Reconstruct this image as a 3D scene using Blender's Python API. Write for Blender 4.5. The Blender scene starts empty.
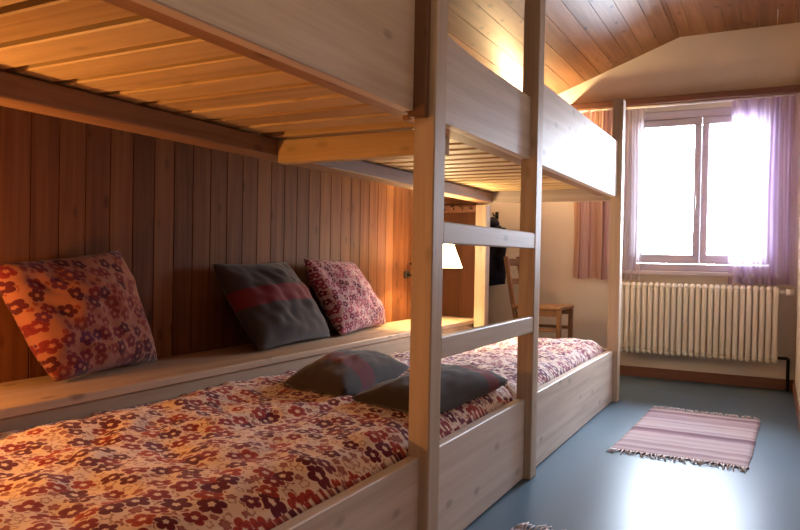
import bpy, bmesh, math, random
from mathutils import Vector, Matrix, noise
random.seed(7)
scene = bpy.context.scene
col = scene.collection
PI = math.pi

# ------------------------------------------------------------------ measures
XW, XR, YF, YN = -2.318, 0.172, 5.949, -1.7       # left, right, far and near walls
XO, XB = -0.889, -0.920                            # outer faces of posts and of side boards
Y1, Y2, Y3 = 1.876, 2.895, 4.786                   # front faces of the three aisle posts
ZUB, ZLT = 1.369, 0.345                            # underside of upper boards, top of lower boards
PD = 0.08                                          # post depth along the bed

# ------------------------------------------------------------------ helpers
def link(o):
    col.objects.link(o)
    return o

def tag(o, label=None, cat=None, group=None, kind=None):
    if label: o['label'] = label
    if cat: o['category'] = cat
    if group: o['group'] = group
    if kind: o['kind'] = kind
    return o

def thing(name, loc, label, cat, group=None):
    o = bpy.data.objects.new(name, None)
    o.empty_display_size = 0.1
    link(o); o.location = loc
    return tag(o, label, cat, group)

def root_loc(p):
    v = Vector((0, 0, 0))
    while p is not None:
        v += p.location; p = p.parent
    return v

def obj(name, bm, mat, parent=None, smooth=False, loc=None):
    """links bm (built in world coordinates) as one mesh object; loc is its world origin"""
    me = bpy.data.meshes.new(name)
    org = Vector(loc) if loc is not None else (root_loc(parent) if parent else Vector((0, 0, 0)))
    bmesh.ops.translate(bm, verts=bm.verts, vec=-org)
    bm.normal_update()
    bm.to_mesh(me); bm.free()
    if smooth:
        for p in me.polygons: p.use_smooth = True
    for m in (mat if isinstance(mat, (list, tuple)) else [mat]): me.materials.append(m)
    o = bpy.data.objects.new(name, me)
    link(o)
    if parent:
        o.parent = parent
        o.location = org - root_loc(parent)
    else:
        o.location = org
    return o

def struct(name, bm, mat, parent=None, smooth=False):
    o = obj(name, bm, mat, parent, smooth)
    if parent is None: o['kind'] = 'structure'
    return o

def box(bm, x0, x1, y0, y1, z0, z1, bev=0.0, seg=1):
    vs = [bm.verts.new((x, y, z)) for x in (x0, x1) for y in (y0, y1) for z in (z0, z1)]
    idx = [(0, 1, 3, 2), (4, 6, 7, 5), (0, 4, 5, 1), (2, 3, 7, 6), (0, 2, 6, 4), (1, 5, 7, 3)]
    fs = [bm.faces.new([vs[i] for i in f]) for f in idx]
    if bev > 0:
        es = list({e for f in fs for e in f.edges})
        bmesh.ops.bevel(bm, geom=es, offset=bev, segments=seg, profile=0.5, affect='EDGES')
    return bm

def B(*a, **k):
    return box(bmesh.new(), *a, **k)

def tube(bm, pts, r, n=8, cap=True):
    pts = [Vector(p) for p in pts]
    rs = r if isinstance(r, (list, tuple)) else [r] * len(pts)
    rings = []; prev = None
    for i, p in enumerate(pts):
        d = (pts[min(i + 1, len(pts) - 1)] - pts[max(i - 1, 0)]).normalized()
        if prev is None:
            a = Vector((0, 0, 1)) if abs(d.z) < 0.9 else Vector((1, 0, 0))
            u = d.cross(a).normalized()
        else:
            u = (prev - d * prev.dot(d)).normalized()
        prev = u; w = d.cross(u)
        rings.append([bm.verts.new(p + (u * math.cos(2 * PI * k / n) + w * math.sin(2 * PI * k / n)) * rs[i]) for k in range(n)])
    for a, b in zip(rings, rings[1:]):
        for k in range(n):
            bm.faces.new((a[k], a[(k + 1) % n], b[(k + 1) % n], b[k]))
    if cap:
        bm.faces.new(list(reversed(rings[0]))); bm.faces.new(rings[-1])
    return bm

def lathe(bm, cx, cy, prof, n=32):
    rings = [[bm.verts.new((cx + r * math.cos(2 * PI * k / n), cy + r * math.sin(2 * PI * k / n), z)) for k in range(n)] for r, z in prof]
    for a, b in zip(rings, rings[1:]):
        for k in range(n):
            bm.faces.new((a[k], a[(k + 1) % n], b[(k + 1) % n], b[k]))
    return bm

def beam(bm, p, q, w, t, side=Vector((0, 1, 0)), bev=0.004):
    """bar of rectangular section from p to q; w along side, t across"""
    p, q = Vector(p), Vector(q)
    d = (q - p).normalized(); s = (side - d * side.dot(d)).normalized(); n = d.cross(s)
    b2 = bmesh.new(); L = (q - p).length
    box(b2, -w / 2, w / 2, -t / 2, t / 2, 0, L, bev)
    M = Matrix((s, n, d)).transposed().to_4x4(); M.translation = p
    bmesh.ops.transform(b2, matrix=M, verts=b2.verts)
    me = bpy.data.meshes.new('tmp'); b2.to_mesh(me); b2.free()
    bm.from_mesh(me); bpy.data.meshes.remove(me)
    return bm

def copy_tree(o, dv):
    c = o.copy(); link(c); c.location = o.location + Vector(dv)
    for ch in list(o.children):
        d = ch.copy(); link(d); d.parent = c
        for g in list(ch.children):
            e = g.copy(); link(e); e.parent = d
    return c

# ------------------------------------------------------------------ materials
def newmat(name):
    m = bpy.data.materials.new(name); m.use_nodes = True
    nt = m.node_tree
    for n in list(nt.nodes): nt.nodes.remove(n)
    out = nt.nodes.new('ShaderNodeOutputMaterial')
    return m, nt, out

def N(nt, typ, **kw):
    n = nt.nodes.new(typ)
    for k, v in kw.items():
        if k in n.inputs: n.inputs[k].default_value = v
        else: setattr(n, k, v)
    return n

def L(nt, a, b): nt.links.new(a, b)

def M(nt, op, a, b=None, c=None, clamp=False):
    n = nt.nodes.new('ShaderNodeMath'); n.operation = op; n.use_clamp = clamp
    for i, x in enumerate((a, b, c)):
        if x is None: continue
        if isinstance(x, (int, float)): n.inputs[i].default_value = x
        else: nt.links.new(x, n.inputs[i])
    return n.outputs[0]

def mix(nt, fac, a, b, blend='MIX'):
    n = nt.nodes.new('ShaderNodeMix'); n.data_type = 'RGBA'; n.blend_type = blend
    for s, x in ((n.inputs[0], fac), (n.inputs[6], a), (n.inputs[7], b)):
        if isinstance(x, (int, float)): s.default_value = x
        elif isinstance(x, tuple): s.default_value = x if len(x) == 4 else x + (1,)
        else: nt.links.new(x, s)
    return n.outputs[2]

def ramp(nt, fac, stops, interp='LINEAR'):
    n = nt.nodes.new('ShaderNodeValToRGB'); cr = n.color_ramp; cr.interpolation = interp
    while len(cr.elements) < len(stops): cr.elements.new(0.5)
    for e, (p, c) in zip(cr.elements, stops):
        e.position = p; e.color = c if len(c) == 4 else tuple(c) + (1,)
    if fac is not None: nt.links.new(fac, n.inputs[0])
    return n.outputs[0]

def smooth_mask(nt, val, lo, hi):
    n = nt.nodes.new('ShaderNodeMapRange'); n.interpolation_type = 'SMOOTHSTEP'
    n.inputs['From Min'].default_value = lo; n.inputs['From Max'].default_value = hi
    nt.links.new(val, n.inputs['Value'])
    return n.outputs['Result']

def principled(nt, out, color, rough=0.5, spec=0.5, bump=None, bstr=0.3, bdist=0.01, sheen=0.0, coat=0.0):
    p = nt.nodes.new('ShaderNodeBsdfPrincipled')
    if isinstance(color, tuple): p.inputs['Base Color'].default_value = color if len(color) == 4 else color + (1,)
    else: L(nt, color, p.inputs['Base Color'])
    if isinstance(rough, (int, float)): p.inputs['Roughness'].default_value = rough
    else: L(nt, rough, p.inputs['Roughness'])
    p.inputs['Specular IOR Level'].default_value = spec
    p.inputs['Sheen Weight'].default_value = sheen
    p.inputs['Coat Weight'].default_value = coat
    if bump is not None:
        b = N(nt, 'ShaderNodeBump'); b.inputs['Strength'].default_value = bstr; b.inputs['Distance'].default_value = bdist
        L(nt, bump, b.inputs['Height']); L(nt, b.outputs[0], p.inputs['Normal'])
    L(nt, p.outputs[0], out.inputs[0])
    return p

def plain(name, color, rough=0.5, spec=0.5, noise_scale=None, var=0.15, metal=0.0, bump=0.0):
    m, nt, out = newmat(name)
    c = color; b = None
    tc = N(nt, 'ShaderNodeTexCoord')
    nz = N(nt, 'ShaderNodeTexNoise'); nz.inputs['Scale'].default_value = noise_scale or 6.0; nz.inputs['Detail'].default_value = 4
    L(nt, tc.outputs['Object'], nz.inputs['Vector'])
    dark = tuple(x * (1 - var) for x in color); lite = tuple(min(1, x * (1 + var)) for x in color)
    c = ramp(nt, nz.outputs[0], [(0.3, dark), (0.7, lite)])
    p = principled(nt, out, c, rough, spec, nz.outputs[0] if bump else None, bump, 0.01)
    p.inputs['Metallic'].default_value = metal
    return m

def wood(name, axis, c_dark, c_mid, c_light, rough=0.5, spec=0.4, plank=None, plank_axis='y', knots=0.6, scale=1.0, var=0.25, coat=0.0):
    """planed timber: long grain along axis, a few knots; plank = board width for board-by-board variation"""
    m, nt, out = newmat(name)
    tc = N(nt, 'ShaderNodeTexCoord'); oi = N(nt, 'ShaderNodeObjectInfo')
    sep = N(nt, 'ShaderNodeSeparateXYZ'); L(nt, tc.outputs['Object'], sep.inputs[0])
    rnd = oi.outputs['Random']
    if plank:
        pid = M(nt, 'FLOOR', M(nt, 'DIVIDE', sep.outputs[plank_axis.upper()], plank))
        wn = N(nt, 'ShaderNodeTexWhiteNoise', noise_dimensions='1D'); L(nt, pid, wn.inputs['W'])
        rnd = wn.outputs['Value']
    off = N(nt, 'ShaderNodeCombineXYZ')
    for i, k in enumerate((13.7, 7.3, 21.1)): L(nt, M(nt, 'MULTIPLY', rnd, k), off.inputs[i])
    va = N(nt, 'ShaderNodeVectorMath', operation='ADD'); L(nt, tc.outputs['Object'], va.inputs[0]); L(nt, off.outputs[0], va.inputs[1])
    def mapped(along, across):
        mp = N(nt, 'ShaderNodeMapping'); L(nt, va.outputs[0], mp.inputs[0])
        s = [across * scale] * 3; s['xyz'.index(axis)] = along * scale
        mp.inputs['Scale'].default_value = s
        return mp.outputs[0]
    n1 = N(nt, 'ShaderNodeTexNoise'); n1.inputs['Scale'].default_value = 1; n1.inputs['Detail'].default_value = 5; n1.inputs['Distortion'].default_value = 0.6
    L(nt, mapped(1.0, 22), n1.inputs['Vector'])
    n2 = N(nt, 'ShaderNodeTexNoise'); n2.inputs['Scale'].default_value = 1; n2.inputs['Detail'].default_value = 3
    L(nt, mapped(3.0, 130), n2.inputs['Vector'])
    g = M(nt, 'ADD', M(nt, 'MULTIPLY', n1.outputs[0], 0.72), M(nt, 'MULTIPLY', n2.outputs[0], 0.28))
    g = M(nt, 'ADD', g, M(nt, 'MULTIPLY', M(nt, 'SUBTRACT', rnd, 0.5), var))
    c = ramp(nt, g, [(0.28, c_dark), (0.5, c_mid), (0.72, c_light)])
    if knots > 0:
        vo = N(nt, 'ShaderNodeTexVoronoi', voronoi_dimensions='3D'); vo.inputs['Scale'].default_value = 1
        L(nt, mapped(5.5, 11.0), vo.inputs['Vector'])
        kn = M(nt, 'SUBTRACT', 1.0, smooth_mask(nt, vo.outputs['Distance'], 0.07, 0.22))
        pick = M(nt, 'LESS_THAN', N(nt, 'ShaderNodeSeparateColor').outputs[0], 2)
        sc = N(nt, 'ShaderNodeSeparateColor'); L(nt, vo.outputs['Color'], sc.inputs[0])
        kn = M(nt, 'MULTIPLY', kn, M(nt, 'MULTIPLY', M(nt, 'LESS_THAN', sc.outputs[0], 0.7), knots))
        c = mix(nt, kn, c, tuple(x * 0.35 for x in c_dark))
    principled(nt, out, c, rough, spec, g, 0.12, 0.004, coat=coat)
    return m

PINE = ((0.36, 0.295, 0.24), (0.47, 0.395, 0.33), (0.57, 0.495, 0.425))
pine_x = wood('pine_across', 'x', *PINE)
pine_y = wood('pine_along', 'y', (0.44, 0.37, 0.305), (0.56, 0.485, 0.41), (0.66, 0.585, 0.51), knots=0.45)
pine_z = wood('pine_upright', 'z', (0.35, 0.265, 0.185), (0.45, 0.35, 0.25), (0.54, 0.435, 0.325), knots=0.3)
SLAT = ((0.40, 0.27, 0.12), (0.53, 0.38, 0.18), (0.63, 0.48, 0.25))
slat_m = wood('slat_pine', 'x', *SLAT, knots=0.3, var=0.35)
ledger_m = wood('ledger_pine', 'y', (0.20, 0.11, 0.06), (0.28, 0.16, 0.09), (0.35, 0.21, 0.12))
darkblock = wood('dark_block', 'z', (0.10, 0.045, 0.02), (0.15, 0.07, 0.035), (0.19, 0.09, 0.045))
panel_m = wood('stained_panelling', 'z', (0.085, 0.027, 0.010), (0.135, 0.047, 0.017), (0.19, 0.074, 0.027), rough=0.6, spec=0.08, plank=0.112, plank_axis='y', knots=0.5, var=0.35)
ceil_m = wood('varnished_ceiling', 'y', (0.11, 0.045, 0.017), (0.175, 0.075, 0.030), (0.24, 0.115, 0.05), rough=0.42, spec=0.25, plank=0.118, plank_axis='x', knots=0.8, var=0.3)
shelf_m = wood('shelf_pine', 'y', (0.28, 0.18, 0.115), (0.38, 0.26, 0.17), (0.46, 0.33, 0.225), rough=0.45)
dark_wood_x = wood('dark_wood_across', 'x', (0.10, 0.04, 0.025), (0.15, 0.06, 0.035), (0.20, 0.085, 0.05), knots=0)
dark_wood_z = wood('dark_wood_upright', 'z', (0.045, 0.015, 0.007), (0.07, 0.024, 0.010), (0.10, 0.036, 0.016), knots=0.2, rough=.7, spec=.15)
frame_m = wood('glare_pale_frame_wood', 'x', (0.46, 0.40, 0.46), (0.52, 0.46, 0.52), (0.57, 0.51, 0.57), knots=0)  # paler lilac tone puts the glare around the window into the colour
chair_m = wood('chair_wood', 'z', (0.13, 0.055, 0.02), (0.19, 0.085, 0.033), (0.25, 0.12, 0.05), knots=0)
plaster = plain('cream_plaster', (0.62, 0.54, 0.46), 0.85, 0.2, 3.0, 0.04, bump=0.05)
radiator_m = plain('radiator_enamel', (0.74, 0.68, 0.58), 0.35, 0.5, 5, 0.03)
black_iron = plain('black_iron', (0.02, 0.015, 0.012), 0.7, 0.15, 20, 0.2)
brass = plain('dull_metal', (0.45, 0.42, 0.38), 0.35, 0.5, 20, 0.1, metal=0.8)
coat_m = plain('navy_cloth', (0.012, 0.012, 0.022), 0.9, 0.15, 14, 0.3)
ticking = plain('maroon_ticking', (0.10, 0.035, 0.04), 0.9, 0.1, 30, 0.2)
white_plastic = plain('white_plastic', (0.75, 0.72, 0.70), 0.4, 0.5, 10, 0.03)

def lino():
    m, nt, out = newmat('blue_grey_linoleum')
    tc = N(nt, 'ShaderNodeTexCoord')
    n1 = N(nt, 'ShaderNodeTexNoise'); n1.inputs['Scale'].default_value = 2.2; n1.inputs['Detail'].default_value = 6
    n2 = N(nt, 'ShaderNodeTexNoise'); n2.inputs['Scale'].default_value = 60; n2.inputs['Detail'].default_value = 3
    L(nt, tc.outputs['Object'], n1.inputs['Vector']); L(nt, tc.outputs['Object'], n2.inputs['Vector'])
    g = M(nt, 'ADD', M(nt, 'MULTIPLY', n1.outputs[0], 0.6), M(nt, 'MULTIPLY', n2.outputs[0], 0.4))
    c = ramp(nt, g, [(0.3, (0.072, 0.112, 0.148)), (0.7, (0.082, 0.125, 0.163))])
    r = M(nt, 'ADD', M(nt, 'MULTIPLY', n1.outputs[0], 0.05), 0.30)
    principled(nt, out, c, r, 0.07)
    return m
lino_m = lino()

def floral(name, cream, reds, scale=16.0, small=(0.30, 0.10, 0.06)):
    """printed cotton: five-petalled flowers in reds over a cream ground with small outlined blossoms (UV in metres)"""
    m, nt, out = newmat(name)
    uv = N(nt, 'ShaderNodeUVMap')
    def layer(sc, R, rand):
        mp = N(nt, 'ShaderNodeVectorMath', operation='SCALE'); L(nt, uv.outputs[0], mp.inputs[0]); mp.inputs['Scale'].default_value = sc
        wob = N(nt, 'ShaderNodeTexNoise'); wob.inputs['Scale'].default_value = 1.3; L(nt, mp.outputs[0], wob.inputs['Vector'])
        vo = N(nt, 'ShaderNodeTexVoronoi', voronoi_dimensions='2D'); vo.inputs['Scale'].default_value = 1.0
        vo.inputs['Randomness'].default_value = rand
        L(nt, mp.outputs[0], vo.inputs['Vector'])
        df = N(nt, 'ShaderNodeVectorMath', operation='SUBTRACT'); L(nt, mp.outputs[0], df.inputs[0]); L(nt, vo.outputs['Position'], df.inputs[1])
        sp = N(nt, 'ShaderNodeSeparateXYZ'); L(nt, df.outputs[0], sp.inputs[0])
        ang = M(nt, 'ARCTAN2', sp.outputs[1], sp.outputs[0])
        sc_ = N(nt, 'ShaderNodeSeparateColor'); L(nt, vo.outputs['Color'], sc_.inputs[0])
        pet = M(nt, 'POWER', M(nt, 'ABSOLUTE', M(nt, 'COSINE', M(nt, 'ADD', M(nt, 'MULTIPLY', ang, 2.5), M(nt, 'MULTIPLY', sc_.outputs[1], 3.14)))), 0.6)
        rad = M(nt, 'MULTIPLY', M(nt, 'ADD', M(nt, 'MULTIPLY', pet, 0.42), 0.60), M(nt, 'ADD', M(nt, 'MULTIPLY', sc_.outputs[2], R * 0.4), R * 0.75))
        q = M(nt, 'DIVIDE', vo.outputs['Distance'], rad)
        return q, sc_
    q1, s1 = layer(scale, 0.50, 0.75)
    q2, s2 = layer(scale * 2.1, 0.46, 0.85)
    ground = mix(nt, M(nt, 'MULTIPLY', N(nt, 'ShaderNodeTexNoise', Scale=30.0).outputs[0], 0.15), cream, tuple(x * 0.6 for x in cream))
    ring2 = M(nt, 'MULTIPLY', smooth_mask(nt, q2, 0.55, 0.75), M(nt, 'SUBTRACT', 1.0, smooth_mask(nt, q2, 0.95, 1.12)))
    fill2 = M(nt, 'MULTIPLY', M(nt, 'SUBTRACT', 1.0, smooth_mask(nt, q2, 0.85, 1.0)), M(nt, 'GREATER_THAN', s2.outputs[0], 0.62))
    c = mix(nt, M(nt, 'MULTIPLY', ring2, 0.75), ground, small)
    c = mix(nt, M(nt, 'MULTIPLY', fill2, 0.8), c, reds[1])
    fcol = ramp(nt, s1.outputs[0], [(0.0, reds[0]), (0.35, reds[1]), (0.65, reds[2]), (0.9, reds[3])], 'CONSTANT')
    have = M(nt, 'GREATER_THAN', s1.outputs[2], 0.10)
    halo = M(nt, 'MULTIPLY', M(nt, 'SUBTRACT', 1.0, smooth_mask(nt, q1, 1.05, 1.2)), have)
    c = mix(nt, halo, c, cream)
    body = M(nt, 'MULTIPLY', M(nt, 'SUBTRACT', 1.0, smooth_mask(nt, q1, 0.92, 1.02)), have)
    c = mix(nt, body, c, fcol)
    vein = M(nt, 'MULTIPLY', M(nt, 'MULTIPLY', smooth_mask(nt, q1, 0.42, 0.5), M(nt, 'SUBTRACT', 1.0, smooth_mask(nt, q1, 0.55, 0.63))), have)
    c = mix(nt, M(nt, 'MULTIPLY', vein, 0.55), c, reds[0])
    eye = M(nt, 'MULTIPLY', M(nt, 'SUBTRACT', 1.0, smooth_mask(nt, q1, 0.22, 0.32)), have)
    c = mix(nt, eye, c, cream)
    wv = N(nt, 'ShaderNodeTexNoise'); wv.inputs['Scale'].default_value = 400; L(nt, uv.outputs[0], wv.inputs['Vector'])
    principled(nt, out, c, 0.9, 0.15, wv.outputs[0], 0.15, 0.002, sheen=0.1)
    return m
floral_red = floral('red_flower_cotton', (0.76, 0.60, 0.50), ((0.12, 0.010, 0.026), (0.25, 0.018, 0.024), (0.36, 0.040, 0.025), (0.17, 0.025, 0.060)))
floral_mauve_lit = floral('mauve_lit_flower_cotton', (0.78, 0.66, 0.60), ((0.16, 0.06, 0.12), (0.28, 0.08, 0.12), (0.34, 0.14, 0.16), (0.22, 0.12, 0.20)), small=(0.34, 0.20, 0.24))  # mauve shift of the print: lighting on the far bed painted into its colours
floral_cush = floral('rust_flower_cotton', (0.28, 0.11, 0.07), ((0.07, 0.010, 0.016), (0.15, 0.016, 0.02), (0.20, 0.035, 0.022), (0.09, 0.015, 0.045)), scale=18)
floral_pink = floral('pink_flower_cotton', (0.46, 0.29, 0.28), ((0.12, 0.015, 0.03), (0.24, 0.03, 0.06), (0.32, 0.07, 0.10), (0.16, 0.02, 0.05)), scale=24)

def banded(name, base, band, lo, hi, axis=1):
    """woven cushion cloth with one wide band (UV in 0..1)"""
    m, nt, out = newmat(name)
    uv = N(nt, 'ShaderNodeUVMap'); sp = N(nt, 'ShaderNodeSeparateXYZ'); L(nt, uv.outputs[0], sp.inputs[0])
    t = sp.outputs[axis]
    k = M(nt, 'MULTIPLY', smooth_mask(nt, t, lo - 0.008, lo + 0.008), M(nt, 'SUBTRACT', 1.0, smooth_mask(nt, t, hi - 0.008, hi + 0.008)))
    nz = N(nt, 'ShaderNodeTexNoise'); nz.inputs['Scale'].default_value = 90; nz.inputs['Detail'].default_value = 3; L(nt, uv.outputs[0], nz.inputs['Vector'])
    c = mix(nt, k, base, band)
    c = mix(nt, M(nt, 'MULTIPLY', nz.outputs[0], 0.5), c, tuple(x * 0.45 for x in base))
    principled(nt, out, c, 0.9, 0.15, nz.outputs[0], 0.25, 0.003, sheen=0.15)
    return m
band_cloth = banded('grey_cloth_red_band', (0.050, 0.037, 0.036), (0.17, 0.016, 0.022), 0.46, 0.66, 1)
band_flat = banded('grey_cloth_maroon_band', (0.045, 0.031, 0.029), (0.16, 0.010, 0.016), 0.24, 0.44, 1)
plain_grey = banded('charcoal_cloth_red_edge', (0.040, 0.028, 0.026), (0.19, 0.014, 0.018), 0.72, 0.86, 1)

def rag():
    m, nt, out = newmat('rag_weave')
    tc = N(nt, 'ShaderNodeTexCoord'); sp = N(nt, 'ShaderNodeSeparateXYZ'); L(nt, tc.outputs['Object'], sp.inputs[0])
    wob = N(nt, 'ShaderNodeTexNoise'); wob.inputs['Scale'].default_value = 7; L(nt, tc.outputs['Object'], wob.inputs['Vector'])
    yy = M(nt, 'ADD', sp.outputs[1], M(nt, 'MULTIPLY', wob.outputs[0], 0.018))
    n1 = N(nt, 'ShaderNodeTexNoise', noise_dimensions='1D'); n1.inputs['Scale'].default_value = 1; n1.inputs['Detail'].default_value = 3
    L(nt, M(nt, 'MULTIPLY', yy, 7.5), n1.inputs['W'])
    c = ramp(nt, n1.outputs[0], [(0.34, (0.133, 0.070, 0.094)), (0.42, (0.265, 0.172, 0.203)), (0.50, (0.429, 0.335, 0.343)), (0.57, (0.484, 0.398, 0.390)), (0.66, (0.281, 0.187, 0.234))])
    fl = N(nt, 'ShaderNodeTexNoise'); fl.inputs['Scale'].default_value = 1; fl.inputs['Detail'].default_value = 3
    mp = N(nt, 'ShaderNodeMapping'); mp.inputs['Scale'].default_value = (30, 160, 30); L(nt, tc.outputs['Object'], mp.inputs[0]); L(nt, mp.outputs[0], fl.inputs['Vector'])
    c = mix(nt, M(nt, 'MULTIPLY', fl.outputs[0], 0.45), c, (0.30, 0.20, 0.22))
    wv = N(nt, 'ShaderNodeTexWave', bands_direction='Y'); wv.inputs['Scale'].default_value = 28; wv.inputs['Distortion'].default_value = 1.2; L(nt, tc.outputs['Object'], wv.inputs['Vector'])
    principled(nt, out, c, 0.95, 0.1, wv.outputs[0], 0.5, 0.006)
    return m
rag_m = rag()
fringe_m = plain('rag_fringe', (0.62, 0.54, 0.54), 0.95, 0.1, 60, 0.35)

def cloth(name, stops, transp, transl, per_m=1.0):
    """curtain cloth: stripes along the unfolded width (UV in metres), thin enough to let light through"""
    m, nt, out = newmat(name)
    uv = N(nt, 'ShaderNodeUVMap'); sp = N(nt, 'ShaderNodeSeparateXYZ'); L(nt, uv.outputs[0], sp.inputs[0])
    t = M(nt, 'FRACT', M(nt, 'MULTIPLY', sp.outputs[0], per_m))
    c = ramp(nt, t, stops)
    nz = N(nt, 'ShaderNodeTexNoise'); nz.inputs['Scale'].default_value = 250; L(nt, uv.outputs[0], nz.inputs['Vector'])
    c = mix(nt, M(nt, 'MULTIPLY', nz.outputs[0], 0.3), c, (0.25, 0.18, 0.2))
    d = N(nt, 'ShaderNodeBsdfDiffuse'); tr = N(nt, 'ShaderNodeBsdfTranslucent'); tp = N(nt, 'ShaderNodeBsdfTransparent')
    L(nt, c, d.inputs[0]); L(nt, c, tr.inputs[0])
    m1 = N(nt, 'ShaderNodeMixShader'); m1.inputs[0].default_value = transl; L(nt, d.outputs[0], m1.inputs[1]); L(nt, tr.outputs[0], m1.inputs[2])
    m2 = N(nt, 'ShaderNodeMixShader'); m2.inputs[0].default_value = transp; L(nt, m1.outputs[0], m2.inputs[1]); L(nt, tp.outputs[0], m2.inputs[2])
    L(nt, m2.outputs[0], out.inputs[0])
    return m
stripe_cloth = cloth('striped_curtain_cloth', [(0.0, (0.62, 0.38, 0.25)), (0.22, (0.70, 0.47, 0.40)), (0.30, (0.20, 0.09, 0.11)), (0.36, (0.62, 0.41, 0.41)), (0.62, (0.78, 0.59, 0.58)), (0.70, (0.40, 0.20, 0.21)), (0.80, (0.65, 0.43, 0.38)), (1.0, (0.62, 0.38, 0.25))], 0.04, 0.5, 3.2)
lilac_cloth = cloth('lilac_sheer_cloth', [(0.0, (0.54, 0.42, 0.60)), (0.3, (0.68, 0.56, 0.70)), (0.5, (0.46, 0.34, 0.54)), (0.75, (0.64, 0.52, 0.68)), (1.0, (0.54, 0.42, 0.60))], 0.22, 0.55, 3.0)
white_sheer = cloth('white_sheer_cloth', [(0.0, (0.70, 0.64, 0.70)), (1.0, (0.70, 0.64, 0.70))], 0.45, 0.5)

def glass():
    m, nt, out = newmat('window_glass')
    tp = N(nt, 'ShaderNodeBsdfTransparent'); gl = N(nt, 'ShaderNodeBsdfGlossy'); gl.inputs['Roughness'].default_value = 0.02
    lw = N(nt, 'ShaderNodeFresnel'); lw.inputs['IOR'].default_value = 1.45
    mx = N(nt, 'ShaderNodeMixShader'); L(nt, lw.outputs[0], mx.inputs[0]); L(nt, tp.outputs[0], mx.inputs[1]); L(nt, gl.outputs[0], mx.inputs[2])
    L(nt, mx.outputs[0], out.inputs[0])
    return m
glass_m = glass()

def shade_mat(strength):
    m, nt, out = newmat('lamp_shade_cloth')
    em = N(nt, 'ShaderNodeEmission'); em.inputs[0].default_value = (1.0, 0.72, 0.38, 1); em.inputs[1].default_value = strength
    d = N(nt, 'ShaderNodeBsdfDiffuse'); d.inputs[0].default_value = (0.8, 0.74, 0.62, 1)
    ad = N(nt, 'ShaderNodeAddShader'); L(nt, em.outputs[0], ad.inputs[0]); L(nt, d.outputs[0], ad.inputs[1]); L(nt, ad.outputs[0], out.inputs[0])
    return m
shade_m = shade_mat(30.0)
def bulb_mat():
    m, nt, out = newmat('glowing_bulb')
    em = N(nt, 'ShaderNodeEmission'); em.inputs[0].default_value = (1.0, 0.72, 0.40, 1); em.inputs[1].default_value = 10
    tp = N(nt, 'ShaderNodeBsdfTransparent'); ad = N(nt, 'ShaderNodeAddShader')
    L(nt, em.outputs[0], ad.inputs[0]); L(nt, tp.outputs[0], ad.inputs[1]); L(nt, ad.outputs[0], out.inputs[0]); return m
bulb_m = bulb_mat()

# ------------------------------------------------------------------ the room
zc = lambda x: 2.729 + 0.3756 * min(0.0, x + 0.682)      # underside of the ceiling
struct('floor', B(XW - .1, XR + .1, YN - .1, YF + .25, -0.1, 0.0), lino_m)
bm = bmesh.new(); y = YN
W = 0.112
k0 = math.floor(YN / W)
for k in range(k0, int(YF / W) + 1):
    a, b = max(k * W, YN), min((k + 1) * W, YF)
    if b - a > 0.01: box(bm, XW - 0.02, XW, a + .0012, b - .0012, 0.0, zc(XW), 0.002)
box(bm, XW - 0.1, XW - 0.02, YN - .1, YF + .1, -0.1, zc(XW) + .1)
struct('wall_left', bm, panel_m)
struct('wall_right', B(XR, XR + .1, YN - .1, YF + .25, 0, 2.85), plaster)
struct('wall_near', B(XW - .1, XR + .1, YN - .1, YN, 0, 2.85), plaster)
# far wall with the window opening
WX0, WX1, WZ0, WZ1 = -1.04, 0.03, 0.87, 2.15
bm = bmesh.new()
box(bm, XW - .1, WX0, YF, YF + .25, 0, 2.85); box(bm, WX1, XR + .1, YF, YF + .25, 0, 2.85)
box(bm, WX0, WX1, YF, YF + .25, 0, WZ0); box(bm, WX0, WX1, YF, YF + .25, WZ1, 2.85)
struct('wall_far', bm, plaster)
bm = bmesh.new(); W = 0.118
for k in range(math.floor(-0.682 / W), int(XR / W) + 2):
    a, b = max(k * W, -0.682), min((k + 1) * W, XR + .05)
    if b - a > 0.004: box(bm, a + .0014, b - .0014, YN - .05, YF + .02, 2.729, 2.76, 0)
dx = math.cos(math.atan(0.3756))
for k in range(-20, math.floor(-0.682 / W) + 1):
    a, b = max(k * W, XW - .05), min((k + 1) * W, -0.682)
    if b - a < 0.004: continue
    b2 = box(bmesh.new(), a + .0014, b - .0014, YN - .05, YF + .02, 0, 0.03, 0)
    for v in b2.verts: v.co.z += 2.729 + 0.3756 * (v.co.x + 0.682)
    me = bpy.data.meshes.new('t'); b2.to_mesh(me); b2.free(); bm.from_mesh(me); bpy.data.meshes.remove(me)
box(bm, XW - .1, XR + .1, YN - .1, YF + .25, 2.85, 2.95)
struct('ceiling', bm, ceil_m)
struct('baseboard_far', B(XW, XR, YF - .018, YF, 0, 0.082, .004), dark_wood_x)
struct('baseboard_right', B(XR - .014, XR, YN, YF - .02, 0, 0.07, .004), dark_wood_x)

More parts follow.
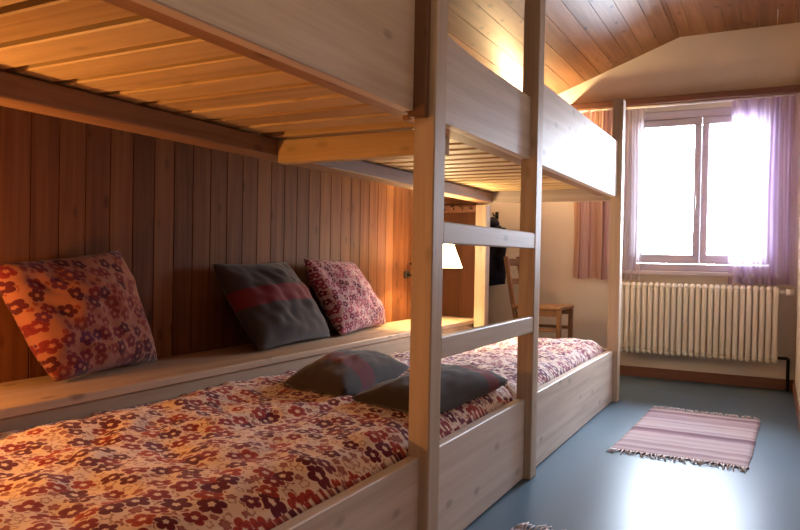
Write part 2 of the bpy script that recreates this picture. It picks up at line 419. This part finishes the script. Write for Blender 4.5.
# the window: frame, mullion, two sashes, sill, panes
fy0, fy1 = YF + .03, YF + .10
bm = bmesh.new()
box(bm, WX0, WX1, fy0, fy1, WZ0, 0.925, .004); box(bm, WX0, WX1, fy0, fy1, 2.085, WZ1, .004)
box(bm, WX0, WX0 + .05, fy0, fy1, .925, 2.085, .004); box(bm, WX1 - .05, WX1, fy0, fy1, .925, 2.085, .004)
win = struct('window_1', bm, frame_m)
for x0, x1 in ((WX0 + .05, -0.507), (-0.503, WX1 - .05)):
    bm = bmesh.new(); a, b = fy0 - .012, fy1 - .02
    box(bm, x0, x1, a, b, .927, 1.0, .004); box(bm, x0, x1, a, b, 2.028, 2.083, .004)
    box(bm, x0, x0 + .05, a, b, .985, 2.028, .004); box(bm, x1 - .05, x1, a, b, .985, 2.028, .004)
    s = obj('sash', bm, frame_m, win)
    obj('pane', B(x0 + .04, x1 - .04, YF + .055, YF + .059, .98, 2.033), glass_m, s)
bm = tube(bmesh.new(), [(-0.53, fy0 - .014, 1.46), (-0.53, fy0 - .045, 1.46), (-0.53, fy0 - .045, 1.36)], .008, 8)
obj('window_handle', bm, brass, win, True)
obj('window_sill', B(WX0 - .06, WX1 + .06, YF - .075, YF + .03, 0.835, 0.868, .006), frame_m, win)

# ------------------------------------------------------------------ bunk bed
bunk = thing('bunk_bed', (XO - .03, Y1, 0), 'long built-in pine bunk bed with a slatted upper deck and a ladder between two posts', 'bunk bed')
px0, px1 = XO - .071, XO
obj('post', B(px0, px1, Y1, Y1 + PD, 0, 2.30, .004), pine_z, bunk)
obj('post', B(px0, px1, Y2, Y2 + PD, 0, 2.30, .004), pine_z, bunk)
obj('post', B(px0, px1, Y3, Y3 + PD, 0, 2.02, .004), pine_z, bunk)
obj('post', B(px0, px1, -0.30, -0.22, 0, 1.985, .004), pine_z, bunk)
ip0, ip1 = -1.922, -1.838
obj('post', B(ip0, ip1, Y3 - .005, Y3 + PD, 0, 1.335, .004), pine_z, bunk)
# upper side boards
bt = .038
def curved_board(y0, y1, z0, ztop):
    bm = bmesh.new(); n = 24; rows = []
    for i in range(n + 1):
        t = i / n; yy = y0 + (y1 - y0) * t
        rows.append([bm.verts.new((x, yy, z)) for x in (XB - bt, XB) for z in (z0, ztop(t))])
    for a, b in zip(rows, rows[1:]):
        bm.faces.new((a[2], b[2], b[3], a[3])); bm.faces.new((a[1], b[1], b[0], a[0]))
        bm.faces.new((a[1], a[3], b[3], b[1])); bm.faces.new((a[0], b[0], b[2], a[2]))
    bm.faces.new((rows[0][0], rows[0][2], rows[0][3], rows[0][1])); bm.faces.new((rows[-1][1], rows[-1][3], rows[-1][2], rows[-1][0]))
    return bm
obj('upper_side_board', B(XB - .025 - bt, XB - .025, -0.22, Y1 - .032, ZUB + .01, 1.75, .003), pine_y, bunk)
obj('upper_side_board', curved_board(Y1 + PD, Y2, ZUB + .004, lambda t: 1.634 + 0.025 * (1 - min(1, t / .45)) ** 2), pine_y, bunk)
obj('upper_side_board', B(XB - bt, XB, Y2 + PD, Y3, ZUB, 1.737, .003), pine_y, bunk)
o = obj('joint_block', B(XB - .045, XO - .019, Y1 - .032, Y1 - .001, 1.362, 1.80, .003), darkblock, bunk); o['label'] = 'dark brown joint block'
# lower side boards
for a, b in ((-0.22, Y1), (Y1 + PD, Y2), (Y2 + PD, Y3)):
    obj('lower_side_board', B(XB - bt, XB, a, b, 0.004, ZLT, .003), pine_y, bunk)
obj('lower_end_board', B(ip1, px0 - .001, Y3 + .02, Y3 + .055, 0.004, ZLT, .003), pine_x, bunk)
# bearers, ledger, cross beams
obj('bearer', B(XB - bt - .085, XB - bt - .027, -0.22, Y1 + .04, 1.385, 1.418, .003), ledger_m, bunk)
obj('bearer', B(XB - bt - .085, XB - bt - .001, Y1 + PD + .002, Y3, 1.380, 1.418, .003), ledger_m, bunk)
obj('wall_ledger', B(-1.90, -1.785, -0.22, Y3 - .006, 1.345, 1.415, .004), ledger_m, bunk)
obj('cross_beam', B(-1.784, XB - bt - .087, 2.275, 2.335, 1.318, 1.412, .004), slat_m, bunk)
obj('upper_end_board', B(-1.922, px0 - .001, Y3 + .015, Y3 + .055, 1.345, 1.72, .004), pine_x, bunk)
# slats
sl = obj('slat', B(-1.86, -1.005, -0.059, 0.059, 1.420, 1.468, .004), slat_m, bunk, loc=(-1.43, 0.0, 1.42))
base_loc = sl.location.copy(); first = True
def put_slat(yc, sy):
    global first
    s = sl if first else link(sl.copy()); first = False
    s.parent = bunk; s.location = base_loc + Vector((0, yc, 0)); s.scale = (1, sy, 1)
yy = -0.10
while yy < 2.22:
    put_slat(yy, 1.0); yy += 0.147
yy = 2.306
while yy < 4.74:
    put_slat(yy, 0.85); yy += 0.147
# ladder rungs (between the two taller posts)
for z in (0.335 + .02, 0.7018, 1.058):
    if z < .4: continue
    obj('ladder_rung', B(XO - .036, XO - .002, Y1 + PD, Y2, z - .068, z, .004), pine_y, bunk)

# ------------------------------------------------------------------ bench shelf along the wall, end panel
bench = thing('bench_shelf', (-2.1, 2.0, 0), 'long low pine shelf built along the panelled wall behind the beds', 'shelf')
obj('shelf_top', B(XW + .001, -1.925, -1.2, 4.94, 0.461, 0.491, .004), shelf_m, bench)
obj('riser', B(-1.965, -1.937, -1.2, 4.94, 0.002, 0.4605, .002), shelf_m, bench)
bench.children[0]['label'] = 'planed shelf top'
part = thing('partition_panel', (-2.12, 4.96, 0), 'dark brown wooden partition closing the far end of the shelf', 'partition')
obj('board', B(XW + .001, -1.926, 4.942, 4.965, 0.0, 1.40, .003), dark_wood_z, part)
obj('peg_rail', B(XW + .02, -1.94, 4.928, 4.9415, 1.29, 1.345, .003), dark_wood_x, part)
pr = part.children[1]
for k in range(4):
    x = -2.24 + .075 * k
    obj('peg', tube(bmesh.new(), [(x, 4.9275, 1.315), (x, 4.905, 1.318), (x, 4.888, 1.328)], [.008, .007, .011], 8), chair_m, pr, True)

# ------------------------------------------------------------------ mattresses and spreads
def wr(x, y, s, a):
    return a * noise.noise(Vector((x * s, y * s * .6, 3.1)))
def spread_z(x, y):
    """height of the quilted spread"""
    z = 0.415
    z += wr(x, y, 5.5, .012) + wr(x + 4, y, 13, .010)
    z += 0.014 * noise.noise(Vector((x * 5 + y * 9, y * 2.2 - x * 3, 7.7))) - 0.012 * abs(noise.noise(Vector((x * 3 + y * 5, y * 1.5 - x * 4, 2.7))))          # slanting creases
    z += 0.007 * noise.noise(Vector((x * 16 + y * 26, y * 7 - x * 9, 1.7)))
    z += 0.030 * math.exp(-(((x + 1.80) / .10) ** 2 + ((y - 1.75) / .55) ** 2))       # bunched along the shelf
    z += 0.022 * math.exp(-(((x + 1.45 - (y - 1.9) * .35) / .05) ** 2 + ((y - 2.0) / .45) ** 2))
    e0 = min(1.0, max(0.0, (-0.962 - x) / .11))
    z -= 0.055 * (1 - e0) ** 2.2
    return z
def bedspread(name, x0, x1, y0, y1, mat, label, droop_far=0.0):
    bm = bmesh.new(); uvl = bm.loops.layers.uv.new('UVMap')
    nx, ny = 64, int((y1 - y0) / .018)
    g = []
    for j in range(ny + 1):
        row = []
        yy = y0 + (y1 - y0) * j / ny
        for i in range(nx + 1):
            xx = x0 + (x1 - x0) * i / nx
            z = spread_z(xx, yy)
            e = min(j, ny - j) / 5.0
            if e < 1: z -= .035 * (1 - e) ** 2
            row.append(bm.verts.new((xx, yy, z)))
        g.append(row)
    def quad(vs, uvs):
        f = bm.faces.new(vs)
        for l, u in zip(f.loops, uvs): l[uvl].uv = u
    U = lambda v: (v.co.x, v.co.y)
    for j in range(ny):
        for i in range(nx):
            vs = (g[j][i], g[j][i + 1], g[j + 1][i + 1], g[j + 1][i]); quad(vs, [U(v) for v in vs])
    rim = [g[0][i] for i in range(nx + 1)] + [g[j][nx] for j in range(1, ny + 1)] + [g[ny][i] for i in range(nx - 1, -1, -1)] + [g[j][0] for j in range(ny - 1, 0, -1)]
    low = [bm.verts.new((v.co.x, v.co.y, 0.312)) for v in rim]
    n = len(rim)
    for k in range(n):
        a, b = rim[k], rim[(k + 1) % n]; c, d = low[(k + 1) % n], low[k]
        vs = (a, d, c, b)
        quad(vs, [(v.co.x, v.co.y + (v.co.z - .4)) for v in vs])
    f = bm.faces.new(list(reversed(low)))
    o = obj(name, bm, mat, None, True, loc=((x0 + x1) / 2, (y0 + y1) / 2, 0.312))
    return tag(o, label, 'bedspread', 'flowered bedspreads')
bedspread('bedspread', -1.915, -0.966, -0.18, 2.93, floral_red, 'crumpled red and cream flowered bedspread covering the nearer lower bed')
bedspread('bedspread', -1.836, -0.966, 2.945, Y3 - .01, floral_mauve_lit, 'flowered bedspread, its lighting painted in as pale mauve, on the farther lower bed past the ladder')
def mattress(x0, x1, y0, y1, z0, z1, label):
    o = obj('mattress', B(x0, x1, y0, y1, z0, z1, .02, 3), ticking, None, True, loc=((x0 + x1) / 2, (y0 + y1) / 2, z0))
    return tag(o, label, 'mattress', 'upper deck mattresses')
mattress(-1.90, -1.00, -0.18, 2.26, 1.4685, 1.57, 'maroon mattress on the upper deck above the nearer bed')
mattress(-1.90, -1.00, 2.28, Y3 - .01, 1.4685, 1.57, 'maroon mattress on the upper deck past the ladder')

# ------------------------------------------------------------------ cushions
def cushion(name, bl, br, tr, tl, thick, mat, label, clampf=None, wrink=0.008, seed=0.0, uvm=None, group=None, sag=0.0):
    """pillow spanned between four corners (world), seams pinched between corners, with creases"""
    bl, br, tr, tl = map(Vector, (bl, br, tr, tl))
    n = 36
    nrm = (br - bl).cross(tl - bl).normalized()
    ctr = (bl + br + tr + tl) / 4
    W_, H_ = (br - bl).length, (tl - bl).length
    bm = bmesh.new(); uvl = bm.loops.layers.uv.new('UVMap')
    def P(i, j, side):
        u, v = 2 * i / n - 1, 2 * j / n - 1
        uu = u * (1 - .05 * (1 - v * v) - .025 * v ** 8); vv = v * (1 - .05 * (1 - u * u) - .025 * u ** 8)
        s, t = (uu + 1) / 2, (vv + 1) / 2
        p = bl * (1 - s) * (1 - t) + br * s * (1 - t) + tr * s * t + tl * (1 - s) * t
        h = max(0.0, (1 - u * u) * (1 - v * v)) ** .48
        edge = max(0.0, 1 - max(abs(u), abs(v)) ** 6)
        w = noise.noise(Vector((u * 1.6 + seed, v * 1.6, side * 2.0))) * 1.6 + noise.noise(Vector((u * 4.5 + seed, v * 4.5 + u * 2, side + 5))) * .9
        # creases that run in from the corners
        ra = math.atan2(v, u); w += .55 * math.sin(ra * 14 + seed) * (abs(u) * abs(v)) ** 1.2
        p = p + nrm * side * (thick * .5 * h + wrink * w * edge)
        p.z -= sag * (1 - abs(u)) * max(0, v) ** 2
        if clampf: p = clampf(p)
        return p
    front = [[None] * (n + 1) for _ in range(n + 1)]; back = [[None] * (n + 1) for _ in range(n + 1)]
    for i in range(n + 1):
        for j in range(n + 1):
            front[i][j] = bm.verts.new(P(i, j, 1))
            back[i][j] = front[i][j] if i in (0, n) or j in (0, n) else bm.verts.new(P(i, j, -1))
    for gset, rev in ((front, False), (back, True)):
        for i in range(n):
            for j in range(n):
                q = [(i, j), (i + 1, j), (i + 1, j + 1), (i, j + 1)]
                if rev: q.reverse()
                f = bm.faces.new([gset[a][b] for a, b in q])
                for l, (a, b) in zip(f.loops, q):
                    l[uvl].uv = (a / n * (W_ if uvm else 1), b / n * (H_ if uvm else 1))
    o = obj(name, bm, mat, None, True, loc=(ctr.x, ctr.y, min(bl.z, br.z)))
    return tag(o, label, 'cushion', 'cushions')
def lean(p):
    return Vector((max(p.x, XW + .006), p.y, max(p.z, .494)))
def lie(p):
    return Vector((p.x, p.y, max(p.z, spread_z(p.x, p.y) + .004)))
cushion('cushion', (-2.13, 1.53, .497), (-2.225, 2.08, .497), (-2.25, 1.90, .955), (-2.25, 1.36, .90), .21, floral_cush,
        'plump rust and red flowered cushion leaning on the panelled wall, nearest the camera', lean, .017, 1.3, True)
cushion('cushion', (-2.07, 2.53, .497), (-2.13, 3.22, .497), (-2.24, 2.95, .91), (-2.25, 2.40, .90), .19, band_cloth,
        'grey cushion with a red band leaning on the panelled wall', lean, .014, 4.1)
cushion('cushion', (-2.10, 3.27, .497), (-2.24, 4.05, .497), (-2.25, 3.60, .91), (-2.22, 3.06, .93), .21, floral_pink,
        'pink flowered cushion leaning on the wall beside the lamp', lean, .015, 8.6, True)
cushion('cushion', (-1.70, 2.22, .44), (-1.36, 2.14, .45), (-1.42, 2.80, .45), (-1.80, 2.90, .44), .185, band_flat,
        'dark cushion with a maroon band lying flat on the flowered spread by the shelf', lie, .008, 12.2)
cushion('cushion', (-1.32, 2.10, .44), (-0.99, 2.08, .43), (-0.975, 2.86, .425), (-1.24, 2.88, .44), .155, plain_grey,
        'charcoal cushion lying flat by the bed edge between the two ladder posts', lie, .008, 17.9)

# ------------------------------------------------------------------ lamps
def wall_lamp(x, y, z, name, label, shaded=True):
    """wrought arm on a wall plate carrying a cone shade; z = lower rim of the shade"""
    t = thing(name, (XW, y + .15, z - .05), label, 'lamp', 'wall lamps')
    obj('wall_plate', B(XW + .001, XW + .015, y + .115, y + .185, z - .085, z - .035, .004), black_iron, t)
    pts = []
    for k in range(15):
        a = -PI / 2 + k / 14 * PI * 1.1
        pts.append((XW + .045 + .04 * math.cos(a), y + .15, z - .02 + .04 * math.sin(a)))
    bm = tube(bmesh.new(), pts, .007, 8)
    tube(bm, [(XW + .015, y + .15, z - .06), (XW + .05, y + .145, z - .065), (x - .05, y + .04, z - .055), (x - .01, y - .005, z - .04), (x, y, z - .01), (x, y, z + .06)], .007, 8)
    obj('arm', bm, black_iron, t, True)
    obj('bulb_holder', lathe(bmesh.new(), x, y, [(.001, z + .055), (.016, z + .055), (.018, z + .095), (.001, z + .095)], 16), black_iron, t, True)
    obj('bulb', lathe(bmesh.new(), x, y, [(.012, z + .095), (.022, z + .115), (.028, z + .14), (.022, z + .16), (.001, z + .168)], 16), bulb_m, t, True)
    if not shaded: return t
    s = obj('lamp_shade', lathe(bmesh.new(), x, y, [(.155, z), (.070, z + .22), (.067, z + .22), (.151, z), (.155, z)], 40), shade_m, t, True)
    obj('shade_trim', lathe(bmesh.new(), x, y, [(.1552, z + .001), (.1576, z - .003), (.1555, z - .007), (.1495, z - .003), (.1505, z + .001)], 40), black_iron, s, True)
    return t
def point(x, y, z, power, color, r=.035):
    li = bpy.data.lights.new('lamp_light', 'POINT'); li.energy = power; li.color = color; li.shadow_soft_size = r
    o = link(bpy.data.objects.new('lamp_light', li)); o.location = (x, y, z); return o
WARM = (1.0, 0.56, 0.20)
LZ = .868
wall_lamp(-1.985, 4.30, LZ + .008, 'wall_lamp', 'lit white cone lamp on a dark wall arm above the shelf end')
point(-1.985, 4.30, LZ + .15, 62, (1.0, .70, .31), .025)
t = thing('table_lamp', (-2.15, 0.74, .491), 'small table lamp with a bare lit bulb on the shelf at the near end', 'lamp')
obj('base', lathe(bmesh.new(), -2.15, .74, [(.001, .4915), (.055, .4915), (.055, .503), (.02, .515), (.001, .516)], 28), black_iron, t, True)
obj('stem', tube(bmesh.new(), [(-2.15, .74, .51), (-2.15, .74, .66)], .008, 10), black_iron, t, True)
obj('bulb_holder', lathe(bmesh.new(), -2.15, .74, [(.001, .655), (.016, .655), (.018, .70), (.001, .70)], 16), black_iron, t, True)
obj('bulb', lathe(bmesh.new(), -2.15, .74, [(.012, .70), (.022, .72), (.032, .75), (.026, .775), (.001, .785)], 20), bulb_m, t, True)
point(-2.15, .74, .748, 38, (1.0, .42, .105), .025)
# reading lamp on the far wall, beyond the end of the upper deck
rx, ry, rz = -1.812, 5.74, 2.035
t = thing('reading_lamp', (rx, YF, rz - .1), 'small bare-bulb reading lamp on the far wall past the end of the upper deck', 'lamp')
obj('wall_plate', B(rx - .03, rx + .03, YF - .014, YF - .0005, rz - .15, rz - .06, .003), black_iron, t)
obj('arm', tube(bmesh.new(), [(rx, YF - .014, rz - .11), (rx, ry + .02, rz - .12), (rx, ry, rz - .10), (rx, ry, rz - .055)], .007, 8), black_iron, t, True)
obj('bulb_holder', lathe(bmesh.new(), rx, ry, [(.001, rz - .06), (.016, rz - .06), (.018, rz - .03), (.001, rz - .03)], 16), black_iron, t, True)
obj('bulb', lathe(bmesh.new(), rx, ry, [(.012, rz - .03), (.022, rz - .012), (.028, rz + .008), (.022, rz + .026), (.001, rz + .034)], 16), bulb_m, t, True)
point(rx, ry, rz, 75, (1.0, .68, .32), .025)
# unseen pendant over the aisle, added as warm fill light
cx_, cy_, cz_ = -.30, .55, 2.30
t = thing('added_fill_pendant', (cx_, cy_, 2.729), 'added unseen fill light shaped as a globe pendant over the aisle', 'lamp')
obj('ceiling_rose', lathe(bmesh.new(), cx_, cy_, [(.001, 2.7285), (.045, 2.7285), (.04, 2.71), (.001, 2.705)], 20), white_plastic, t, True)
obj('cord', tube(bmesh.new(), [(cx_, cy_, 2.706), (cx_, cy_, cz_ + .10)], .004, 8), black_iron, t, True)
obj('bulb_holder', lathe(bmesh.new(), cx_, cy_, [(.001, cz_ + .10), (.018, cz_ + .10), (.02, cz_ + .05), (.001, cz_ + .05)], 16), black_iron, t, True)
obj('globe', lathe(bmesh.new(), cx_, cy_, [(.02, cz_ + .06)] + [(.065 * math.sin(a), cz_ + .065 * math.cos(a)) for a in [PI * k / 14 for k in range(2, 14)]] + [(.001, cz_ - .065)], 24), bulb_m, t, True)
point(cx_, cy_, cz_, 9, (1.0, .72, .46), .06)

# ------------------------------------------------------------------ radiator
rad = thing('radiator', (-0.51, YF - .1, 0.2), 'cream column radiator under the window', 'radiator')
nC = 26; xa, xb = -1.08, 0.055; pitch = (xb - xa) / nC
def rad_column(xc):
    bm = bmesh.new()
    for yo in (-.035, .035):
        y = YF - .115 + yo
        tube(bm, [(xc, y, .245), (xc, y, .26), (xc, y, .725), (xc, y, .742)], [.013, .0185, .0185, .013], 10)
    # rounded head and foot joining the two tubes
    for zc_, s in ((.735, 1), (.245, -1)):
        pts = [(xc, YF - .155, zc_), (xc, YF - .145, zc_ + s * .014), (xc, YF - .115, zc_ + s * .021), (xc, YF - .085, zc_ + s * .014), (xc, YF - .075, zc_)]
        tube(bm, pts, [.015, .0195, .0205, .0195, .015], 10)
    return bm
c0 = obj('column', rad_column(xa + pitch / 2), radiator_m, rad, True, loc=(xa + pitch / 2, YF - .115, .2))
b0 = c0.location.copy()
for k in range(1, nC):
    c = link(c0.copy()); c.parent = rad; c.location = b0 + Vector((pitch * k, 0, 0))
bm = tube(bmesh.new(), [(xa, YF - .115, .735), (xb, YF - .115, .735)], .013, 10); tube(bm, [(xa, YF - .115, .25), (xb, YF - .115, .25)], .013, 10)
obj('header_pipe', bm, radiator_m, rad, True)
bm = tube(bmesh.new(), [(xb, YF - .115, .735), (xb + .045, YF - .115, .735)], .012, 10)
tube(bm, [(xb + .045, YF - .115, .735), (xb + .095, YF - .115, .735)], [.024, .020], 12)
obj('valve', bm, white_plastic, rad, True)
bm = tube(bmesh.new(), [(xb, YF - .115, .25), (xb + .06, YF - .115, .25), (xb + .07, YF - .08, .24), (xb + .07, YF - .05, .2), (xb + .07, YF - .05, .0)], .012, 10)
obj('return_pipe', bm, black_iron, rad, True)
for x in (xa + .15, xb - .15): obj('wall_bracket', B(x - .012, x + .012, YF - .1, YF - .0005, .66, .69), radiator_m, rad)

# ------------------------------------------------------------------ curtains
rail = thing('curtain_rail', (-0.7, YF - .05, 2.17), 'long dark wooden curtain rail board above the window', 'curtain rail')
obj('rail_board', B(-1.57, XR - .002, YF - .115, YF - .001, 2.195, 2.245, .004), dark_wood_x, rail)
obj('track', tube(bmesh.new(), [(-1.55, YF - .06, 2.183), (XR - .01, YF - .06, 2.183)], .010, 10), white_plastic, rail, True)

def curtain(name, x0, x1, z0, z1, y, amp, folds, mat, label, seed, gather=0.0, flare=0.0, cat='curtain'):
    """hanging cloth: folds deepen downwards, header gathered"""
    bm = bmesh.new(); uvl = bm.loops.layers.uv.new('UVMap')
    nx, nz = 150, 40; g = []
    for j in range(nz + 1):
        t = j / nz; z = z0 + (z1 - z0) * t; row = []
        for i in range(nx + 1):
            s = i / nx
            ph = folds * 2 * PI * s + 1.6 * noise.noise(Vector((s * 3, t * .8, seed)))
            a = amp * (0.55 + .45 * (1 - t)) * (0.7 + .6 * noise.noise(Vector((s * 5, seed, t))))
            xx = x0 + (x1 - x0) * s + .012 * noise.noise(Vector((s * 4, t * 2, seed + 9))) + flare * (1 - t) * (s - .5)
            yy = y + a * math.sin(ph) + .3 * amp * math.sin(2.3 * ph + 1)
            zz = z + (.006 * math.sin(ph * .5 + seed) if j == 0 else 0)
            row.append(bm.verts.new((min(xx, XR - .006), min(yy, YF - .012), zz)))
        g.append(row)
    for j in range(nz):
        for i in range(nx):
            f = bm.faces.new((g[j][i], g[j][i + 1], g[j + 1][i + 1], g[j + 1][i]))
            for l, (a, b) in zip(f.loops, ((i, j), (i + 1, j), (i + 1, j + 1), (i, j + 1))):
                l[uvl].uv = (a / nx * (x1 - x0) * 1.7, b / nz * (z1 - z0))
    o = obj(name, bm, mat, None, True, loc=((x0 + x1) / 2, y, z0))
    return tag(o, label, cat)
curtain('curtain', -1.475, -1.09, .79, 2.175, YF - .075, .020, 4.5, stripe_cloth, 'brown and pink striped curtain beside the window, behind the far bed post', 2.0)
curtain('curtain', -0.29, XR - .012, .785, 2.175, YF - .085, .022, 6.0, lilac_cloth, 'lilac curtain gathered over the window beside the right wall', 5.0)
curtain('sheer_curtain', -1.085, -0.93, .79, 2.17, YF - .068, .010, 3.0, white_sheer, 'narrow white sheer curtain at the bed side of the window', 7.5)

# ------------------------------------------------------------------ rugs
def rug(x0, x1, y0, y1, skew, label):
    t = thing('rag_rug', ((x0 + x1) / 2, (y0 + y1) / 2, 0), label, 'rug', 'rag rugs')
    bm = bmesh.new(); nx, ny = 24, 44; top = []; bot = []
    ed = lambda x, y: (x + .006 * noise.noise(Vector((x * 3, y * 6, .3))) + skew * (y - y0), y + .012 * noise.noise(Vector((x * 5, y * 2, 4))), )
    for j in range(ny + 1):
        a, b = [], []
        for i in range(nx + 1):
            x, y = ed(x0 + (x1 - x0) * i / nx, y0 + (y1 - y0) * j / ny)
            z = .010 + .003 * noise.noise(Vector((x * 9, y * 14, 2)))
            if i in (0, nx) or j in (0, ny): z = .006
            a.append(bm.verts.new((x, y, z))); b.append(bm.verts.new((x, y, .001)))
        top.append(a); bot.append(b)
    for j in range(ny):
        for i in range(nx):
            bm.faces.new((top[j][i], top[j][i + 1], top[j + 1][i + 1], top[j + 1][i]))
            bm.faces.new((bot[j][i], bot[j + 1][i], bot[j + 1][i + 1], bot[j][i + 1]))
    for i in range(nx):
        bm.faces.new((bot[0][i], bot[0][i + 1], top[0][i + 1], top[0][i])); bm.faces.new((top[ny][i], top[ny][i + 1], bot[ny][i + 1], bot[ny][i]))
    for j in range(ny):
        bm.faces.new((top[j][0], top[j + 1][0], bot[j + 1][0], bot[j][0])); bm.faces.new((bot[j][nx], bot[j + 1][nx], top[j + 1][nx], top[j][nx]))
    obj('woven_body', bm, rag_m, t, True)
    for ye, sg in ((y0, -1), (y1, 1)):
        bm = bmesh.new(); n = 46
        for k in range(n):
            x, y = ed(x0 + (x1 - x0) * (k + .5) / n, ye)
            x += random.uniform(-.003, .003); l = random.uniform(.045, .085); w = random.uniform(-.03, .03)
            tube(bm, [(x, y - sg * .008, .007), (x + w * .3, y + sg * l * .4, .008 + random.uniform(0, .006)), (x + w, y + sg * l, .0045)], [.0035, .0035, .0025], 5)
        obj('fringe', bm, fringe_m, t, True)
    return t
rug(-.69, -.07, 3.575, 4.70, .03, 'pink striped rag rug with a fringe lying on the blue floor before the radiator')
rug(-.78, -.16, 1.22, 2.34, .0, 'fringed rag rug on the floor beside the bed, mostly out of view')

# ------------------------------------------------------------------ chair beyond the bed
ch = thing('chair', (-1.57, 5.42, 0), 'brown wooden ladder-back chair in the corner past the beds', 'chair')
SZ = .575
for yy in (5.27, 5.57):
    bm = bmesh.new(); beam(bm, (-1.74, yy, 0), (-1.765, yy, .48), .034, .034); beam(bm, (-1.763, yy, .47), (-1.855, yy, .96), .034, .034)
    obj('leg', bm, chair_m, ch); ch.children[-1]['label'] = 'rear leg running up into the back'
for yy in (5.25, 5.60):
    obj('leg', beam(bmesh.new(), (-1.415, yy, 0), (-1.415, yy, SZ - .02), .034, .034), chair_m, ch)
obj('seat', B(-1.79, -1.395, 5.222, 5.628, SZ - .02, SZ + .006, .006, 2), chair_m, ch)
for yy in (5.243, 5.585):
    obj('seat_rail', B(-1.74, -1.43, yy, yy + .017, SZ - .07, SZ - .021), chair_m, ch)
for z0, z1, xo in ((.885, .945, -1.846), (.735, .785, -1.817)):
    obj('back_slat', B(xo - .009, xo + .009, 5.288, 5.552, z0, z1, .003), chair_m, ch)
for yy in (5.255, 5.59):
    obj('stretcher', beam(bmesh.new(), (-1.745, yy, .40), (-1.43, yy, .40), .02, .024), chair_m, ch)

# ------------------------------------------------------------------ coat on the far wall
def hanging_coat():
    t = thing('coat', (-2.19, YF - .10, 1.3), 'dark navy coat hanging in the corner behind the inner bed post', 'coat')
    bm = bmesh.new(); n = 28; rings = []
    prof = [(1.255, .03, .03), (1.24, .06, .045), (1.20, .105, .06), (1.14, .125, .065), (1.02, .115, .06), (.90, .125, .065), (.78, .13, .07), (.70, .125, .06)]
    for z, a, b in prof:
        r = []
        for k in range(n):
            th = 2 * PI * k / n
            f = 1 + .10 * math.sin(th * 6 + z * 5) * (1.35 - z) * 1.4
            r.append(bm.verts.new((-2.185 + a * math.cos(th) * f + .0 * z, min(YF - .03, YF - .105 + b * math.sin(th) * f), z + (.02 * math.cos(th) if z < .75 else 0))))
        rings.append(r)
    for a, b in zip(rings, rings[1:]):
        for k in range(n): bm.faces.new((a[k], b[k], b[(k + 1) % n], a[(k + 1) % n]))
    bm.faces.new(rings[0]); bm.faces.new(list(reversed(rings[-1])))
    obj('body', bm, coat_m, t, True)
    for s in (-1, 1):
        x = -2.185 + s * .095
        bm = tube(bmesh.new(), [(x, YF - .12, 1.20), (x + s * .018, YF - .145, 1.13), (x + s * .014, YF - .16, 1.02), (x + s * .004, YF - .165, .84)], [.035, .042, .038, .032], 12)
        obj('sleeve', bm, coat_m, t, True)
    bm = lathe(bmesh.new(), -2.185, YF - .11, [(.001, 1.31), (.04, 1.295), (.062, 1.255), (.058, 1.22), (.03, 1.21)], 18)
    obj('hood', bm, coat_m, t, True)
hanging_coat()
hk = thing('coat_hook', (-2.185, YF, 1.41), 'iron coat hook on the far wall above the navy coat', 'hook')
obj('plate', B(-2.2, -2.17, YF - .008, YF - .0005, 1.295, 1.36, .002), black_iron, hk)
obj('prong', tube(bmesh.new(), [(-2.185, YF - .008, 1.325), (-2.185, YF - .09, 1.32), (-2.185, YF - .11, 1.345)], .006, 8), black_iron, hk, True)

# ------------------------------------------------------------------ daylight
w = bpy.data.worlds.new('World'); scene.world = w; w.use_nodes = True
nt = w.node_tree; bg = nt.nodes['Background']
bg.inputs[1].default_value = 165.0
tcw = nt.nodes.new('ShaderNodeTexCoord'); spw = nt.nodes.new('ShaderNodeSeparateXYZ'); nt.links.new(tcw.outputs['Generated'], spw.inputs[0])
hz = (0.75, 0.85, 1.0)                                   # bright overcast sky, dimmer towards the horizon and below it
nt.links.new(ramp(nt, spw.outputs[2], [(0.0, tuple(c * .30 for c in hz)), (0.10, tuple(c * .36 for c in hz)), (0.35, tuple(c * .72 for c in hz)), (0.75, hz)]), bg.inputs[0])
li = bpy.data.lights.new('window_portal', 'AREA'); li.shape = 'RECTANGLE'; li.size = 1.0; li.size_y = 1.2
li.cycles.is_portal = True
po = link(bpy.data.objects.new('window_portal', li)); po.location = (-.505, YF + .2, 1.51); po.rotation_euler = (-PI / 2, 0, 0)

# ------------------------------------------------------------------ camera
f, yaw, pitch, roll = 698.2896588, -0.48871627, -0.01324292, 0.01854716
fw = Vector((math.sin(yaw) * math.cos(pitch), math.cos(yaw) * math.cos(pitch), math.sin(pitch)))
rt = Vector((math.cos(yaw), -math.sin(yaw), 0)); up = rt.cross(fw)
r2 = rt * math.cos(roll) + up * math.sin(roll); u2 = -rt * math.sin(roll) + up * math.cos(roll)
cam = bpy.data.cameras.new('Camera'); cam.sensor_width = 36; cam.lens = f * 36 / 800; cam.clip_start = .02
co = link(bpy.data.objects.new('Camera', cam))
Mx = Matrix((r2, u2, -fw)).transposed().to_4x4(); Mx.translation = (0, 0, .95)
co.matrix_world = Mx
scene.camera = co
vs = scene.view_settings
vs.view_transform = 'Standard'; vs.look = 'None'; vs.exposure = 0.0; vs.gamma = 1.0; vs.use_curve_mapping = False
scene.cycles.use_denoising = True
scene.cycles.max_bounces = 10; scene.cycles.diffuse_bounces = 6; scene.cycles.transparent_max_bounces = 12
